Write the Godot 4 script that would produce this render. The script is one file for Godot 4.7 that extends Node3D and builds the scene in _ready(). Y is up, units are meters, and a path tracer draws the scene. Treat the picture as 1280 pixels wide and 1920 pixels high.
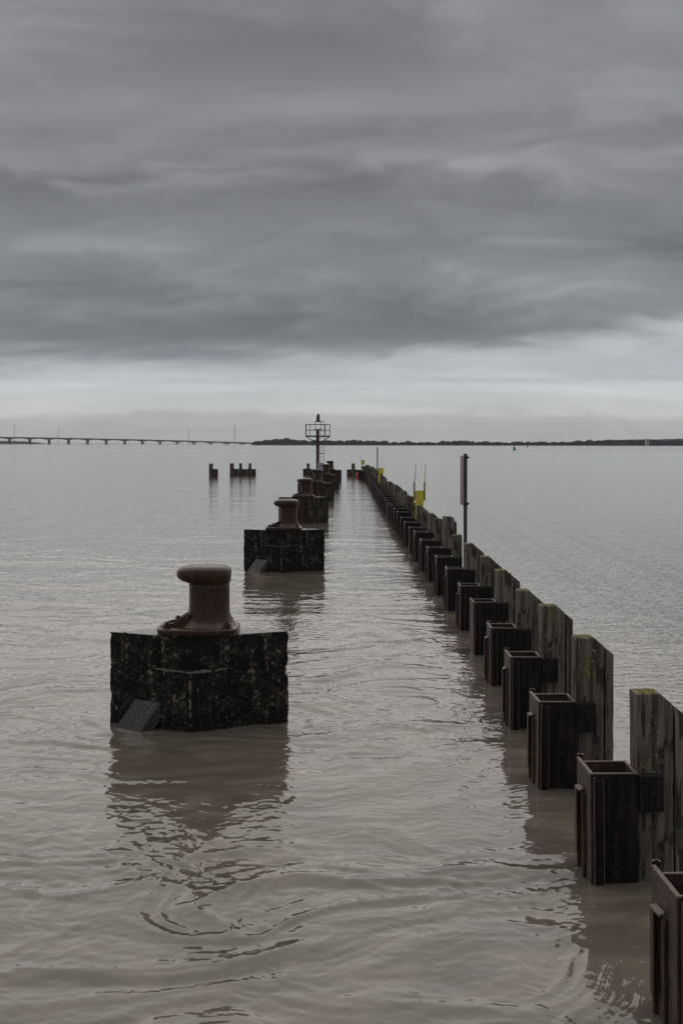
extends Node3D
# A tidal estuary under a grey sky: a line of concrete mooring blocks with iron bollards, and a curved row of steel and timber piles.

const EYE := 3.5           # metres of the camera above the water
const F := 2200.0          # focal length in pixels of the 1280 x 1920 photograph
const ROLL := 0.0014

var M := {}
var used := {}
var rng := RandomNumberGenerator.new()
var noise := FastNoiseLite.new()

# ------------------------------------------------------------------ small helpers
func horizon(px: float) -> float:
	return 832.3 + (px - 640.0) * ROLL

func on_water(px: float, py: float) -> Vector3:
	var z := EYE * F / (py - horizon(px))
	return Vector3((px - 640.0) / F * z, 0.0, -z)

func at_depth(px: float, py: float, z: float) -> Vector3:
	return Vector3((px - 640.0) / F * z, EYE - (py - horizon(px)) * z / F, -z)

func numbered(called: String) -> String:
	var n: int = used.get(called, 0)
	used[called] = n + 1
	return called if n == 0 else "%s_%03d" % [called, n]

func describe(o: Node, label: String, category: String, group := "", kind := "") -> void:
	if label: o.set_meta("label", label)
	if category: o.set_meta("category", category)
	if group: o.set_meta("group", group)
	if kind: o.set_meta("kind", kind)

func thing(called: String, label: String, category: String, at := Vector3.ZERO, turn := 0.0, group := "") -> Node3D:
	var o := Node3D.new()
	o.name = numbered(called)
	add_child(o)
	o.position = at
	o.rotation.y = turn
	describe(o, label, category, group)
	return o

func part(parent: Node, called: String, mesh: Mesh, mat: Material) -> MeshInstance3D:
	var o := MeshInstance3D.new()
	o.name = called
	o.mesh = mesh
	o.material_override = mat
	parent.add_child(o, true)
	return o

func whole(called: String, mesh: Mesh, mat: Material, label: String, category: String, group := "", kind := "") -> MeshInstance3D:
	var o := MeshInstance3D.new()
	o.name = numbered(called)
	o.mesh = mesh
	o.material_override = mat
	add_child(o)
	describe(o, label, category, group, kind)
	return o

func begin() -> SurfaceTool:
	var st := SurfaceTool.new()
	st.begin(Mesh.PRIMITIVE_TRIANGLES)
	return st

func tri(st: SurfaceTool, a: Vector3, b: Vector3, c: Vector3, out: Vector3) -> void:
	var n := (b - a).cross(c - a)
	if n.dot(out) > 0.0:
		var t := b
		b = c
		c = t
	var face := -(b - a).cross(c - a).normalized()
	for p in [a, b, c]:
		st.set_normal(face)
		st.add_vertex(p)

func quad(st: SurfaceTool, a: Vector3, b: Vector3, c: Vector3, d: Vector3, out: Vector3) -> void:
	tri(st, a, b, c, out)
	tri(st, a, c, d, out)

# a box with chamfered edges
func cbox(st: SurfaceTool, lo: Vector3, hi: Vector3, bevel: float, t := Transform3D.IDENTITY) -> void:
	var mid := (lo + hi) / 2.0
	var half := (hi - lo) / 2.0
	var b := minf(bevel, minf(half.x, minf(half.y, half.z)) * 0.45)
	var at := func(axis: int, s: Vector3) -> Vector3:
		var p := Vector3.ZERO
		for k in 3:
			p[k] = s[k] * (half[k] if k == axis else half[k] - b)
		return t * (mid + p)
	for axis in 3:
		var u := (axis + 1) % 3
		var v := (axis + 2) % 3
		for sgn in [-1.0, 1.0]:
			var c := []
			for q in [[-1.0, -1.0], [1.0, -1.0], [1.0, 1.0], [-1.0, 1.0]]:
				var s := Vector3.ZERO
				s[axis] = sgn
				s[u] = q[0]
				s[v] = q[1]
				c.append(at.call(axis, s))
			var o := Vector3.ZERO
			o[axis] = sgn
			quad(st, c[0], c[1], c[2], c[3], t.basis * o)
		for su in [-1.0, 1.0]:
			for sv in [-1.0, 1.0]:
				var s0 := Vector3.ZERO
				s0[u] = su
				s0[v] = sv
				var s1 := s0
				s0[axis] = -1.0
				s1[axis] = 1.0
				var o := Vector3.ZERO
				o[u] = su
				o[v] = sv
				quad(st, at.call(u, s0), at.call(u, s1), at.call(v, s1), at.call(v, s0), t.basis * o)
	for sx in [-1.0, 1.0]:
		for sy in [-1.0, 1.0]:
			for sz in [-1.0, 1.0]:
				var s := Vector3(sx, sy, sz)
				tri(st, at.call(0, s), at.call(1, s), at.call(2, s), t.basis * s)

func box_mesh(lo: Vector3, hi: Vector3, bevel := 0.006) -> ArrayMesh:
	var st := begin()
	cbox(st, lo, hi, bevel)
	return st.commit()

# a straight bar between two points
func bar(st: SurfaceTool, a: Vector3, b: Vector3, w: float, sides := 6) -> void:
	var d := (b - a).normalized()
	var u := d.cross(Vector3.UP if absf(d.y) < 0.9 else Vector3.RIGHT).normalized()
	var v := d.cross(u)
	for k in sides:
		var p := TAU * k / sides
		var q := TAU * (k + 1) / sides
		var c0 := (u * cos(p) + v * sin(p)) * w
		var c1 := (u * cos(q) + v * sin(q)) * w
		quad(st, a + c0, a + c1, b + c1, b + c0, c0 + c1)
		tri(st, a, a + c0, a + c1, -d)
		tri(st, b, b + c0, b + c1, d)

func bar_mesh(a: Vector3, b: Vector3, w: float, sides := 8) -> ArrayMesh:
	var st := begin()
	bar(st, a, b, w, sides)
	return st.commit()

# a worn, rounded, subdivided box; warp moves each point
func rbox(lo: Vector3, hi: Vector3, r: float, seg: Vector3i, warp: Callable) -> ArrayMesh:
	var st := begin()
	var lines := []
	for k in 3:
		var a := [lo[k], lo[k] + r]
		for i in range(1, seg[k]):
			a.append(lerpf(lo[k] + r, hi[k] - r, float(i) / seg[k]))
		a.append(hi[k] - r)
		a.append(hi[k])
		lines.append(a)
	var inner_lo := lo + Vector3.ONE * r
	var inner_hi := hi - Vector3.ONE * r
	var place := func(p: Vector3) -> Vector3:
		var c := p.clamp(inner_lo, inner_hi)
		var d := p - c
		if d.length() > 1e-6:
			p = c + d.normalized() * r
		return warp.call(p).snapped(Vector3.ONE * 1e-5)
	for axis in 3:
		var u := (axis + 1) % 3
		var v := (axis + 2) % 3
		for sgn in 2:
			var rows := []
			for a in lines[u]:
				var row := []
				for b in lines[v]:
					var p := Vector3.ZERO
					p[axis] = hi[axis] if sgn else lo[axis]
					p[u] = a
					p[v] = b
					row.append(place.call(p))
				rows.append(row)
			for i in rows.size() - 1:
				for j in rows[0].size() - 1:
					var q := [rows[i][j], rows[i + 1][j], rows[i + 1][j + 1], rows[i][j + 1]]
					if not sgn:
						q.reverse()
					for t in [q[0], q[2], q[1], q[0], q[3], q[2]]:
						st.add_vertex(t)
	st.index()
	st.generate_normals()
	return st.commit()

# rings of a lathe whose left, right and depth radii differ: [y, left, right, depth]
func loft(st: SurfaceTool, rings: Array, n: int, power := 2.0, centre := Vector3.ZERO) -> void:
	var pts := []
	for r in rings:
		var row := []
		for k in n:
			var a := TAU * k / n
			var c := cos(a)
			var s := sin(a)
			var e := 2.0 / power
			var x := signf(c) * pow(absf(c), e)
			var z := signf(s) * pow(absf(s), e)
			row.append((centre + Vector3(x * (r[2] if x > 0.0 else r[1]), r[0], z * r[3])).snapped(Vector3.ONE * 1e-5))
		pts.append(row)
	for i in pts.size() - 1:
		for k in n:
			var a: Vector3 = pts[i][k]
			var b: Vector3 = pts[i][(k + 1) % n]
			var c: Vector3 = pts[i + 1][(k + 1) % n]
			var d: Vector3 = pts[i + 1][k]
			for p in [a, b, c, a, c, d]:
				st.add_vertex(p)
	var top: Array = pts[pts.size() - 1]
	var mid := Vector3.ZERO
	for p in top:
		mid += p
	mid = (mid / n).snapped(Vector3.ONE * 1e-5)
	for k in n:
		for p in [top[k], top[(k + 1) % n], mid]:
			st.add_vertex(p)

func smooth(st: SurfaceTool) -> ArrayMesh:
	st.index()
	st.generate_normals()
	return st.commit()

# ------------------------------------------------------------------ textures and materials
func noise_of(freq: float, octaves := 4, type := FastNoiseLite.TYPE_SIMPLEX_SMOOTH, sd := 1) -> FastNoiseLite:
	var n := FastNoiseLite.new()
	n.seed = sd
	n.noise_type = type
	n.frequency = freq
	n.fractal_type = FastNoiseLite.FRACTAL_FBM
	n.fractal_octaves = octaves
	return n

# a seamless field of 0..1 floats, stretched across by sx and up by sy
func field(size: int, freq: float, octaves: int, sd: int, sx := 1.0, sy := 1.0) -> PackedFloat32Array:
	var n := noise_of(freq, octaves, FastNoiseLite.TYPE_SIMPLEX_SMOOTH, sd)
	var im := n.get_seamless_image(maxi(8, int(size * sx)), maxi(8, int(size * sy)), false, false, 0.2, true)
	if im.get_width() != size or im.get_height() != size:
		im.resize(size, size, Image.INTERPOLATE_CUBIC)
	im.convert(Image.FORMAT_L8)
	var raw := im.get_data()
	var a := PackedFloat32Array()
	a.resize(size * size)
	for i in size * size:
		a[i] = raw[i] / 255.0
	return a

func texture_from(size: int, rgb: PackedByteArray) -> ImageTexture:
	return ImageTexture.create_from_image(Image.create_from_data(size, size, false, Image.FORMAT_RGB8, rgb))

# layers: [field, low, high, colour (linear), strength] mixed over the base one after another
func layered(size: int, base: Color, layers: Array) -> ImageTexture:
	var raw := PackedByteArray()
	raw.resize(size * size * 3)
	for i in size * size:
		var r := base.r
		var g := base.g
		var b := base.b
		for l in layers:
			var f: PackedFloat32Array = l[0]
			var t := clampf((f[i] - l[1]) / (l[2] - l[1]), 0.0, 1.0) * float(l[4])
			var c: Color = l[3]
			r += (c.r - r) * t
			g += (c.g - g) * t
			b += (c.b - b) * t
		raw[i * 3] = int(clampf(pow(r, 0.4545), 0.0, 1.0) * 255.0)
		raw[i * 3 + 1] = int(clampf(pow(g, 0.4545), 0.0, 1.0) * 255.0)
		raw[i * 3 + 2] = int(clampf(pow(b, 0.4545), 0.0, 1.0) * 255.0)
	return texture_from(size, raw)

func grey(size: int, f: PackedFloat32Array, lo: float, hi: float) -> ImageTexture:
	var raw := PackedByteArray()
	raw.resize(size * size)
	for i in size * size:
		raw[i] = int(clampf(lerpf(lo, hi, f[i]), 0.0, 1.0) * 255.0)
	return ImageTexture.create_from_image(Image.create_from_data(size, size, false, Image.FORMAT_L8, raw))

func mat(called: String, colour: Color, rough: float, tex: Texture2D = null, metres := 1.0, relief: Texture2D = null, depth := 0.0, shine := 0.5) -> StandardMaterial3D:
	var m := StandardMaterial3D.new()
	m.resource_name = called
	m.albedo_color = colour.linear_to_srgb()
	m.roughness = rough
	m.metallic_specular = shine
	if tex or relief:
		m.uv1_triplanar = true
		m.uv1_world_triplanar = true
		m.uv1_triplanar_sharpness = 6.0
		m.uv1_scale = Vector3.ONE / metres
	if tex:
		m.albedo_texture = tex
	if relief:
		m.heightmap_enabled = true
		m.heightmap_texture = relief
		m.heightmap_scale = depth
	M[called] = m
	return m

func make_materials() -> void:
	var S := 320
	var W := Color.WHITE
	var coarse := field(S, 0.012, 4, 11)
	var fine := field(S, 0.05, 4, 12)
	var specks := field(S, 0.085, 2, 13)
	var specks_b := field(S, 0.06, 3, 14)
	var runs := field(S, 0.03, 3, 15, 1.0, 0.12)          # streaks that run down
	var grain := field(S, 0.06, 4, 16, 1.0, 0.035)
	var grain_b := field(S, 0.02, 3, 17, 1.0, 0.10)
	var spots := specks.duplicate()
	var blots := specks_b.duplicate()
	for i in S * S:
		spots[i] = specks[i] * 0.55 + coarse[i] * 0.45
		blots[i] = specks_b[i] * 0.5 + runs[i] * 0.5
	# wet black slime on concrete, with lichen and bare specks
	var concrete := layered(S, Color(0.008, 0.0075, 0.007), [
		[coarse, 0.50, 0.78, Color(0.022, 0.020, 0.016), 0.8], [runs, 0.62, 0.82, Color(0.045, 0.037, 0.025), 0.6],
		[fine, 0.62, 0.74, Color(0.050, 0.043, 0.032), 0.6], [spots, 0.712, 0.745, Color(0.19, 0.155, 0.115), 0.8], [blots, 0.745, 0.79, Color(0.26, 0.215, 0.155), 0.85], [specks, 0.82, 0.87, Color(0.20, 0.17, 0.13), 0.7]])
	mat("concrete", W, 0.55, concrete, 1.25, grey(S, fine, 0.0, 1.0), 1.0, 0.27)
	mat("muddy_concrete", W, 0.7, layered(S, Color(0.040, 0.033, 0.026), [[coarse, 0.42, 0.7, Color(0.020, 0.017, 0.014), 0.9], [runs, 0.50, 0.72, Color(0.085, 0.068, 0.047), 0.8], [grain, 0.6, 0.8, Color(0.014, 0.012, 0.010), 0.7], [blots, 0.66, 0.72, Color(0.17, 0.135, 0.085), 0.7]]), 1.6, grey(S, fine, 0.0, 1.0), 1.0, 0.3)
	mat("wet_concrete", W, 0.2, layered(S, Color(0.030, 0.029, 0.027), [[coarse, 0.4, 0.7, Color(0.020, 0.019, 0.017), 0.9], [fine, 0.6, 0.75, Color(0.055, 0.050, 0.042), 0.6], [spots, 0.66, 0.71, Color(0.16, 0.135, 0.10), 0.6]]), 0.9, grey(S, fine, 0.0, 1.0), 0.3)
	# rusty cast iron
	var rust := layered(S, Color(0.040, 0.019, 0.010), [[coarse, 0.4, 0.7, Color(0.056, 0.024, 0.012), 0.9], [fine, 0.52, 0.72, Color(0.020, 0.010, 0.009), 0.85], [runs, 0.56, 0.76, Color(0.115, 0.046, 0.022), 0.7], [blots, 0.60, 0.68, Color(0.014, 0.009, 0.008), 0.7], [specks, 0.76, 0.84, Color(0.19, 0.070, 0.026), 0.7]])
	mat("iron", W, 0.28, rust, 0.7, grey(S, fine, 0.0, 1.0), 0.45, 0.40)
	# steel piles: black weed and tar over rust
	var steel := layered(S, Color(0.008, 0.007, 0.0068), [[runs, 0.50, 0.75, Color(0.018, 0.014, 0.012), 0.9], [coarse, 0.60, 0.8, Color(0.026, 0.016, 0.013), 0.7], [grain, 0.66, 0.8, Color(0.045, 0.037, 0.030), 0.5], [specks, 0.82, 0.88, Color(0.11, 0.10, 0.085), 0.5]])
	mat("steel", W, 0.55, steel, 1.1, grey(S, fine, 0.0, 1.0), 0.5, 0.26)
	var rusty := layered(S, Color(0.062, 0.036, 0.029), [[coarse, 0.42, 0.7, Color(0.032, 0.020, 0.017), 0.9], [runs, 0.55, 0.75, Color(0.095, 0.060, 0.050), 0.8], [grain, 0.62, 0.8, Color(0.026, 0.017, 0.014), 0.8], [specks, 0.8, 0.86, Color(0.18, 0.12, 0.09), 0.6]])
	mat("rust", W, 0.55, rusty, 0.8, grey(S, fine, 0.0, 1.0), 0.5, 0.5)
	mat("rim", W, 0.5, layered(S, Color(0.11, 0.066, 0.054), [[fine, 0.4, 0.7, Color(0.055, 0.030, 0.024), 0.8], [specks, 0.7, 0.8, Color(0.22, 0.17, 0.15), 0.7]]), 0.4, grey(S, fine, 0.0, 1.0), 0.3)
	# weathered timber, three tones
	var relief := grey(S, grain, 0.0, 1.0)
	for k in 3:
		var tone: float = [1.5, 1.25, 1.75][k]
		var wood := layered(S, Color(0.104, 0.087, 0.070) * tone, [[grain_b, 0.38, 0.62, Color(0.040, 0.034, 0.027) * tone, 0.9], [grain, 0.50, 0.72, Color(0.162, 0.139, 0.112) * tone, 0.7], [grain, 0.30, 0.40, Color(0.016, 0.013, 0.010), 0.0], [runs, 0.62, 0.72, Color(0.020, 0.017, 0.013), 0.8], [coarse, 0.60, 0.8, Color(0.085, 0.076, 0.052) * tone, 0.6], [specks, 0.83, 0.87, Color(0.27, 0.27, 0.20), 0.7]])
		var m := mat("timber_%d" % k, W, 0.8, wood, 0.75 + 0.2 * k, relief, 0.9, 0.35)
		m.uv1_offset = Vector3(0.37 * k, 0.11 * k, 0.53 * k)
	S = 128
	coarse = field(S, 0.03, 4, 11)
	fine = field(S, 0.09, 4, 12)
	specks = field(S, 0.12, 2, 13)
	specks_b = field(S, 0.09, 3, 14)
	runs = field(S, 0.07, 3, 15, 1.0, 0.12)
	mat("moss", W, 0.95, layered(S, Color(0.19, 0.17, 0.035), [[fine, 0.45, 0.65, Color(0.085, 0.080, 0.025), 0.9], [specks, 0.7, 0.8, Color(0.30, 0.27, 0.07), 0.8]]), 0.35, grey(S, specks, 0.0, 1.0), 1.2, 0.2)
	mat("bare", W, 0.9, layered(S, Color(0.25, 0.21, 0.155), [[fine, 0.45, 0.65, Color(0.07, 0.06, 0.045), 0.9]]), 0.15)
	mat("lichen", W, 0.95, layered(S, Color(0.34, 0.34, 0.27), [[fine, 0.5, 0.7, Color(0.18, 0.18, 0.13), 0.8]]), 0.2)
	mat("lichen_yellow", W, 0.95, layered(S, Color(0.27, 0.24, 0.035), [[fine, 0.5, 0.7, Color(0.14, 0.13, 0.03), 0.8]]), 0.2)
	mat("yellow", W, 0.5, layered(S, Color(0.78, 0.70, 0.07), [[coarse, 0.5, 0.8, Color(0.60, 0.53, 0.05), 0.7], [runs, 0.68, 0.8, Color(0.16, 0.12, 0.04), 0.5]]), 0.9)
	mat("yellow_dull", W, 0.6, layered(S, Color(0.32, 0.28, 0.07), [[coarse, 0.45, 0.7, Color(0.20, 0.18, 0.06), 0.8]]), 0.5)
	mat("pole_grey", Color(0.055, 0.06, 0.065), 0.4, null, 1.0, null, 0.0, 0.5)
	mat("black", Color(0.012, 0.012, 0.013), 0.5)
	mat("sign_red", W, 0.4, layered(S, Color(0.17, 0.028, 0.034), [[runs, 0.50, 0.75, Color(0.20, 0.09, 0.09), 0.7], [specks_b, 0.66, 0.74, Color(0.32, 0.25, 0.24), 0.7]]), 0.8)
	mat("galvanised", W, 0.5, layered(S, Color(0.22, 0.23, 0.235), [[coarse, 0.4, 0.7, Color(0.15, 0.16, 0.165), 0.8]]), 0.6)
	mat("cabinet", Color(0.36, 0.38, 0.39), 0.5)
	mat("red_paint", W, 0.55, layered(S, Color(0.15, 0.030, 0.020), [[coarse, 0.45, 0.7, Color(0.09, 0.028, 0.018), 0.8], [fine, 0.6, 0.75, Color(0.05, 0.025, 0.02), 0.7]]), 0.9)
	mat("dark_metal", Color(0.030, 0.027, 0.027), 0.55)
	mat("lens", Color(0.02, 0.025, 0.03), 0.15)
	mat("buoy_red", Color(0.58, 0.045, 0.055), 0.4)
	mat("buoy_green", Color(0.02, 0.26, 0.14), 0.45)
	mat("buoy_dark_red", Color(0.10, 0.018, 0.02), 0.5)
	mat("bridge_concrete", Color(0.075, 0.085, 0.095), 0.9)
	mat("far_wood", W, 1.0, layered(S, Color(0.026, 0.030, 0.030), [[coarse, 0.4, 0.7, Color(0.042, 0.043, 0.036), 0.9]]), 160.0, null, 0.0, 0.1)
	pass
	mat("far_white", Color(0.5, 0.5, 0.48), 0.8)
	mat("far_window", Color(0.10, 0.11, 0.12), 0.4)
	# silt-laden water
	var w := mat("water", Color(0.122, 0.101, 0.083), 0.075, null, 1.0, null, 0.0, 0.5)
	w.uv1_triplanar = true
	w.uv1_world_triplanar = true
	w.uv1_scale = Vector3.ONE / 2.6
	w.heightmap_enabled = true
	w.heightmap_texture = ripple_texture()
	w.heightmap_scale = 0.5
	w.detail_enabled = true
	w.detail_albedo = silt_texture()
	w.detail_uv_layer = BaseMaterial3D.DETAIL_UV_2
	w.detail_blend_mode = BaseMaterial3D.BLEND_MODE_MIX
	w.uv2_triplanar = true
	w.uv2_world_triplanar = true
	w.uv2_scale = Vector3.ONE / 13.0
	var far := mat("open_water", Color(0.122, 0.101, 0.083), 0.14, null, 1.0, null, 0.0, 0.5)
	far.uv1_triplanar = true
	far.uv1_world_triplanar = true
	far.uv1_scale = Vector3.ONE / 9.0
	far.heightmap_enabled = true
	far.heightmap_texture = w.heightmap_texture
	far.heightmap_scale = 2.6

# paler clay drawn out into streaks and whorls by the current
func silt_texture() -> ImageTexture:
	var S := 384
	var a := field(S, 0.018, 3, 41, 0.6, 1.0)
	var b := field(S, 0.012, 2, 42, 0.6, 1.0)
	var c := field(S, 0.040, 4, 43, 0.45, 1.0)
	var raw := PackedByteArray()
	raw.resize(S * S * 4)
	for y in S:
		for x in S:
			var i := y * S + x
			var u := posmod(int(x + (a[i] - 0.5) * 90.0), S)
			var v := posmod(int(y + (b[i] - 0.5) * 90.0), S)
			var t := c[v * S + u]
			var pale := smoothstep(0.48, 0.80, t)
			var dark := smoothstep(0.50, 0.22, t)
			raw[i * 4] = 116 if pale > dark else 84
			raw[i * 4 + 1] = 106 if pale > dark else 76
			raw[i * 4 + 2] = 97 if pale > dark else 69
			raw[i * 4 + 3] = int(255.0 * maxf(pale * 0.75, dark * 0.6))
	return ImageTexture.create_from_image(Image.create_from_data(S, S, false, Image.FORMAT_RGBA8, raw))

# small capillary ripples: a tile of sines whose wave counts are whole numbers
func ripple_texture() -> ImageTexture:
	var S := 300
	var waves := []
	var r := RandomNumberGenerator.new()
	r.seed = 77
	for k in 34:
		var turn := r.randfn(PI / 2.0, 0.62)
		var count := exp(r.randf_range(log(9.0), log(42.0)))
		var ky := roundi(sin(turn) * count)
		var kx := roundi(cos(turn) * count)
		waves.append([kx, ky, r.randf() * TAU, pow(12.0 / maxf(6.0, sqrt(kx * kx + ky * ky)), 1.1)])
	var im := Image.create(S, S, false, Image.FORMAT_RF)
	for y in S:
		for x in S:
			var u := TAU * x / S
			var v := TAU * y / S
			u += 0.10 * sin(2.0 * v + 1.0) + 0.05 * sin(5.0 * v)
			v += 0.14 * sin(3.0 * u + 0.4) + 0.05 * sin(7.0 * u)
			var h := 0.0
			for w in waves:
				h += w[3] * sin(w[0] * u + w[1] * v + w[2])
			im.set_pixel(x, y, Color(0.5 + h * 0.06, 0, 0))
	return ImageTexture.create_from_image(im)

# ------------------------------------------------------------------ sky
var sky_a := noise_of(2.6, 4, FastNoiseLite.TYPE_SIMPLEX_SMOOTH, 5)
var sky_b := noise_of(8.0, 5, FastNoiseLite.TYPE_SIMPLEX_SMOOTH, 9)
var sky_c := noise_of(1.1, 3, FastNoiseLite.TYPE_SIMPLEX_SMOOTH, 21)
var profile := Curve.new()
var near_clouds := []

func sky_colour(az: float, el: float) -> Color:
	# az, el in degrees; colours are sRGB levels of 0..255
	var e := maxf(el, 0.0)
	var d := Vector3(sin(deg_to_rad(az)) * cos(deg_to_rad(e)), sin(deg_to_rad(e)), cos(deg_to_rad(az)) * cos(deg_to_rad(e)))
	var k := 1.0 / (d.y + 0.30)
	var px := d.x * k
	var pz := d.z * k
	# the ragged lower edge of the cloud deck
	var n3 := sky_c.get_noise_2d(px * 0.5, pz)
	var n2 := sky_a.get_noise_2d(px * 0.55 + n3 * 0.22, pz + px * 0.10 + n3 * 0.16)
	var n1 := sky_b.get_noise_2d(px * 0.50 + n2 * 0.14, pz + px * 0.10 + n2 * 0.10)
	var edge := 4.05 + 0.35 * sin(deg_to_rad(az * 9.0 + 20.0)) + 1.5 * smoothstep(9.0, 19.0, absf(wrapf(az, -60.0, 60.0))) * smoothstep(-8.0, 8.0, wrapf(az, -60.0, 60.0)) + 0.5 * n3 + 0.35 * n2 + 0.3 * n1
	var deck := smoothstep(edge - 0.40, edge + 1.0, e)
	# below the deck: a pale, slightly yellow band over a greyer haze bank
	var low := lerpf(187.0, 202.0, smoothstep(1.15, 1.65, e + 0.30 * n1 + 0.35 * n2))
	var streak := sky_a.get_noise_2d(px * 0.16 + n3 * 0.1 + 9.0, pz * 1.7 + n2 * 0.05)
	low -= 14.0 * smoothstep(2.6, 3.6, e) - 8.0 * n2 - 6.0 * n1 - 17.0 * streak * smoothstep(1.2, 2.6, e)
	low -= 9.0 * smoothstep(0.28, 0.05, absf(e - 3.15 + 0.2 * n2)) * smoothstep(-0.25, 0.25, n3 + n1)
	var high: float = 133.0 + 2.0 * smoothstep(5.0, 9.0, e) + 46.0 * smoothstep(22.0, 80.0, e)
	high += 15.0 * n2 + 10.5 * n1 * (0.6 + 0.8 * smoothstep(-0.3, 0.4, n2)) + 11.0 * n3
	for c in near_clouds[posmod(int(floor(az / 6.0)), 60)]:
		var x: float = wrapf(az - c[0], -180.0, 180.0)
		var y: float = e - c[1] - x * c[5]
		x /= c[2]
		y /= c[3]
		y += 0.55 * n1 + 0.45 * n2
		var q := x * x + y * y
		if q < 4.0:
			high += c[4] * exp(-q * 1.4)
	var v := lerpf(low, high, deck)
	var warm := (1.0 - deck) * smoothstep(3.6, 0.8, e)
	var cool := smoothstep(14.0, 3.0, e) * (1.0 - warm)
	return Color((v + 1.0 * warm - 2.4 * cool - 2.0) / 255.0, (v + 0.6 * warm + 0.3 * cool) / 255.0, (v - 7.5 * warm + 2.2 * cool + 3.4) / 255.0)

func cloud(c: Array) -> void:
	for k in 60:
		if absf(wrapf(k * 6.0 + 3.0 - c[0], -180.0, 180.0)) < c[2] * 2.0 + 3.0:
			near_clouds[k].append(c)

func sky_image() -> Image:
	var to_az := func(px: float) -> float: return rad_to_deg(atan((px - 640.0) / F))
	var to_el := func(py: float) -> float: return rad_to_deg(atan((832.3 - py) / F))
	for k in 60:
		near_clouds.append([])
	# long rolls and gaps of the deck that the photograph shows: [px, py, half width, half height, level, tilt]
	for c in [[420, 90, 520, 85, -11, 0.0], [640, 205, 420, 38, 15, -0.02], [840, 300, 260, 22, 13, -0.05], [1180, 265, 160, 22, -9, 0.0], [180, 365, 420, 55, -15, 0.0],
			[680, 345, 260, 48, -13, 0.0], [150, 470, 230, 26, 17, 0.0], [760, 455, 360, 30, -5, 0.0], [1080, 530, 240, 28, 10, 0.0], [620, 600, 520, 42, -9, 0.0],
			[40, 560, 200, 36, -4, 0.0], [1230, 120, 200, 90, 4, 0.0], [560, 20, 420, 30, 3, 0.0], [1050, 400, 300, 30, -5, 0.0], [470, 650, 120, 10, 12, 0.0], [60, 655, 130, 9, 20, 0.0], [1000, 470, 260, 14, -6, 0.0]]:
		cloud([to_az.call(c[0]), to_el.call(c[1]), c[2] / 38.4, c[3] / 38.4, c[4], c[5]])
	# and the like all round
	var r := RandomNumberGenerator.new()
	r.seed = 4
	for k in 90:
		var az := r.randf_range(20.0, 340.0)
		var el := 4.5 + 40.0 * pow(r.randf(), 1.6)
		cloud([az, el, r.randf_range(4.0, 13.0), r.randf_range(0.5, 2.0) * (0.6 + el / 16.0), r.randf_range(-15.0, 15.0), 0.0])
	var width := 4096
	var sky := Image.create(512, 256, false, Image.FORMAT_RGB8)
	for y in 128:
		for x in 512:
			sky.set_pixel(x, y, sky_colour((x + 0.5) / 512.0 * 360.0, 90.0 - (y + 0.5) / 256.0 * 180.0))
	sky.fill_rect(Rect2i(0, 128, 512, 128), Color(0.56, 0.54, 0.52))
	sky.resize(width, width / 2, Image.INTERPOLATE_CUBIC)
	# the same sky, computed finely where it is seen large
	var per := width / 360.0
	for y in range(int(68.0 * per), int(90.0 * per)):
		for x in range(-int(19.0 * per), int(19.0 * per)):
			sky.set_pixel(posmod(x, width), y, sky_colour((x + 0.5) / per, 90.0 - (y + 0.5) / per))
	return sky

# ------------------------------------------------------------------ water
func wave_fields() -> Array:
	var warp := noise_of(0.16, 2, FastNoiseLite.TYPE_SIMPLEX_SMOOTH, 31)
	return [warp, noise_of(0.22, 2, FastNoiseLite.TYPE_SIMPLEX_SMOOTH, 32), noise_of(0.9, 2, FastNoiseLite.TYPE_SIMPLEX_SMOOTH, 33), noise_of(2.6, 2, FastNoiseLite.TYPE_SIMPLEX_SMOOTH, 34), noise_of(7.0, 2, FastNoiseLite.TYPE_SIMPLEX_SMOOTH, 36), noise_of(0.12, 2, FastNoiseLite.TYPE_SIMPLEX_SMOOTH, 35), noise_of(0.42, 3, FastNoiseLite.TYPE_SIMPLEX_SMOOTH, 38), noise_of(0.55, 2, FastNoiseLite.TYPE_SIMPLEX_SMOOTH, 39)]

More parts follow.
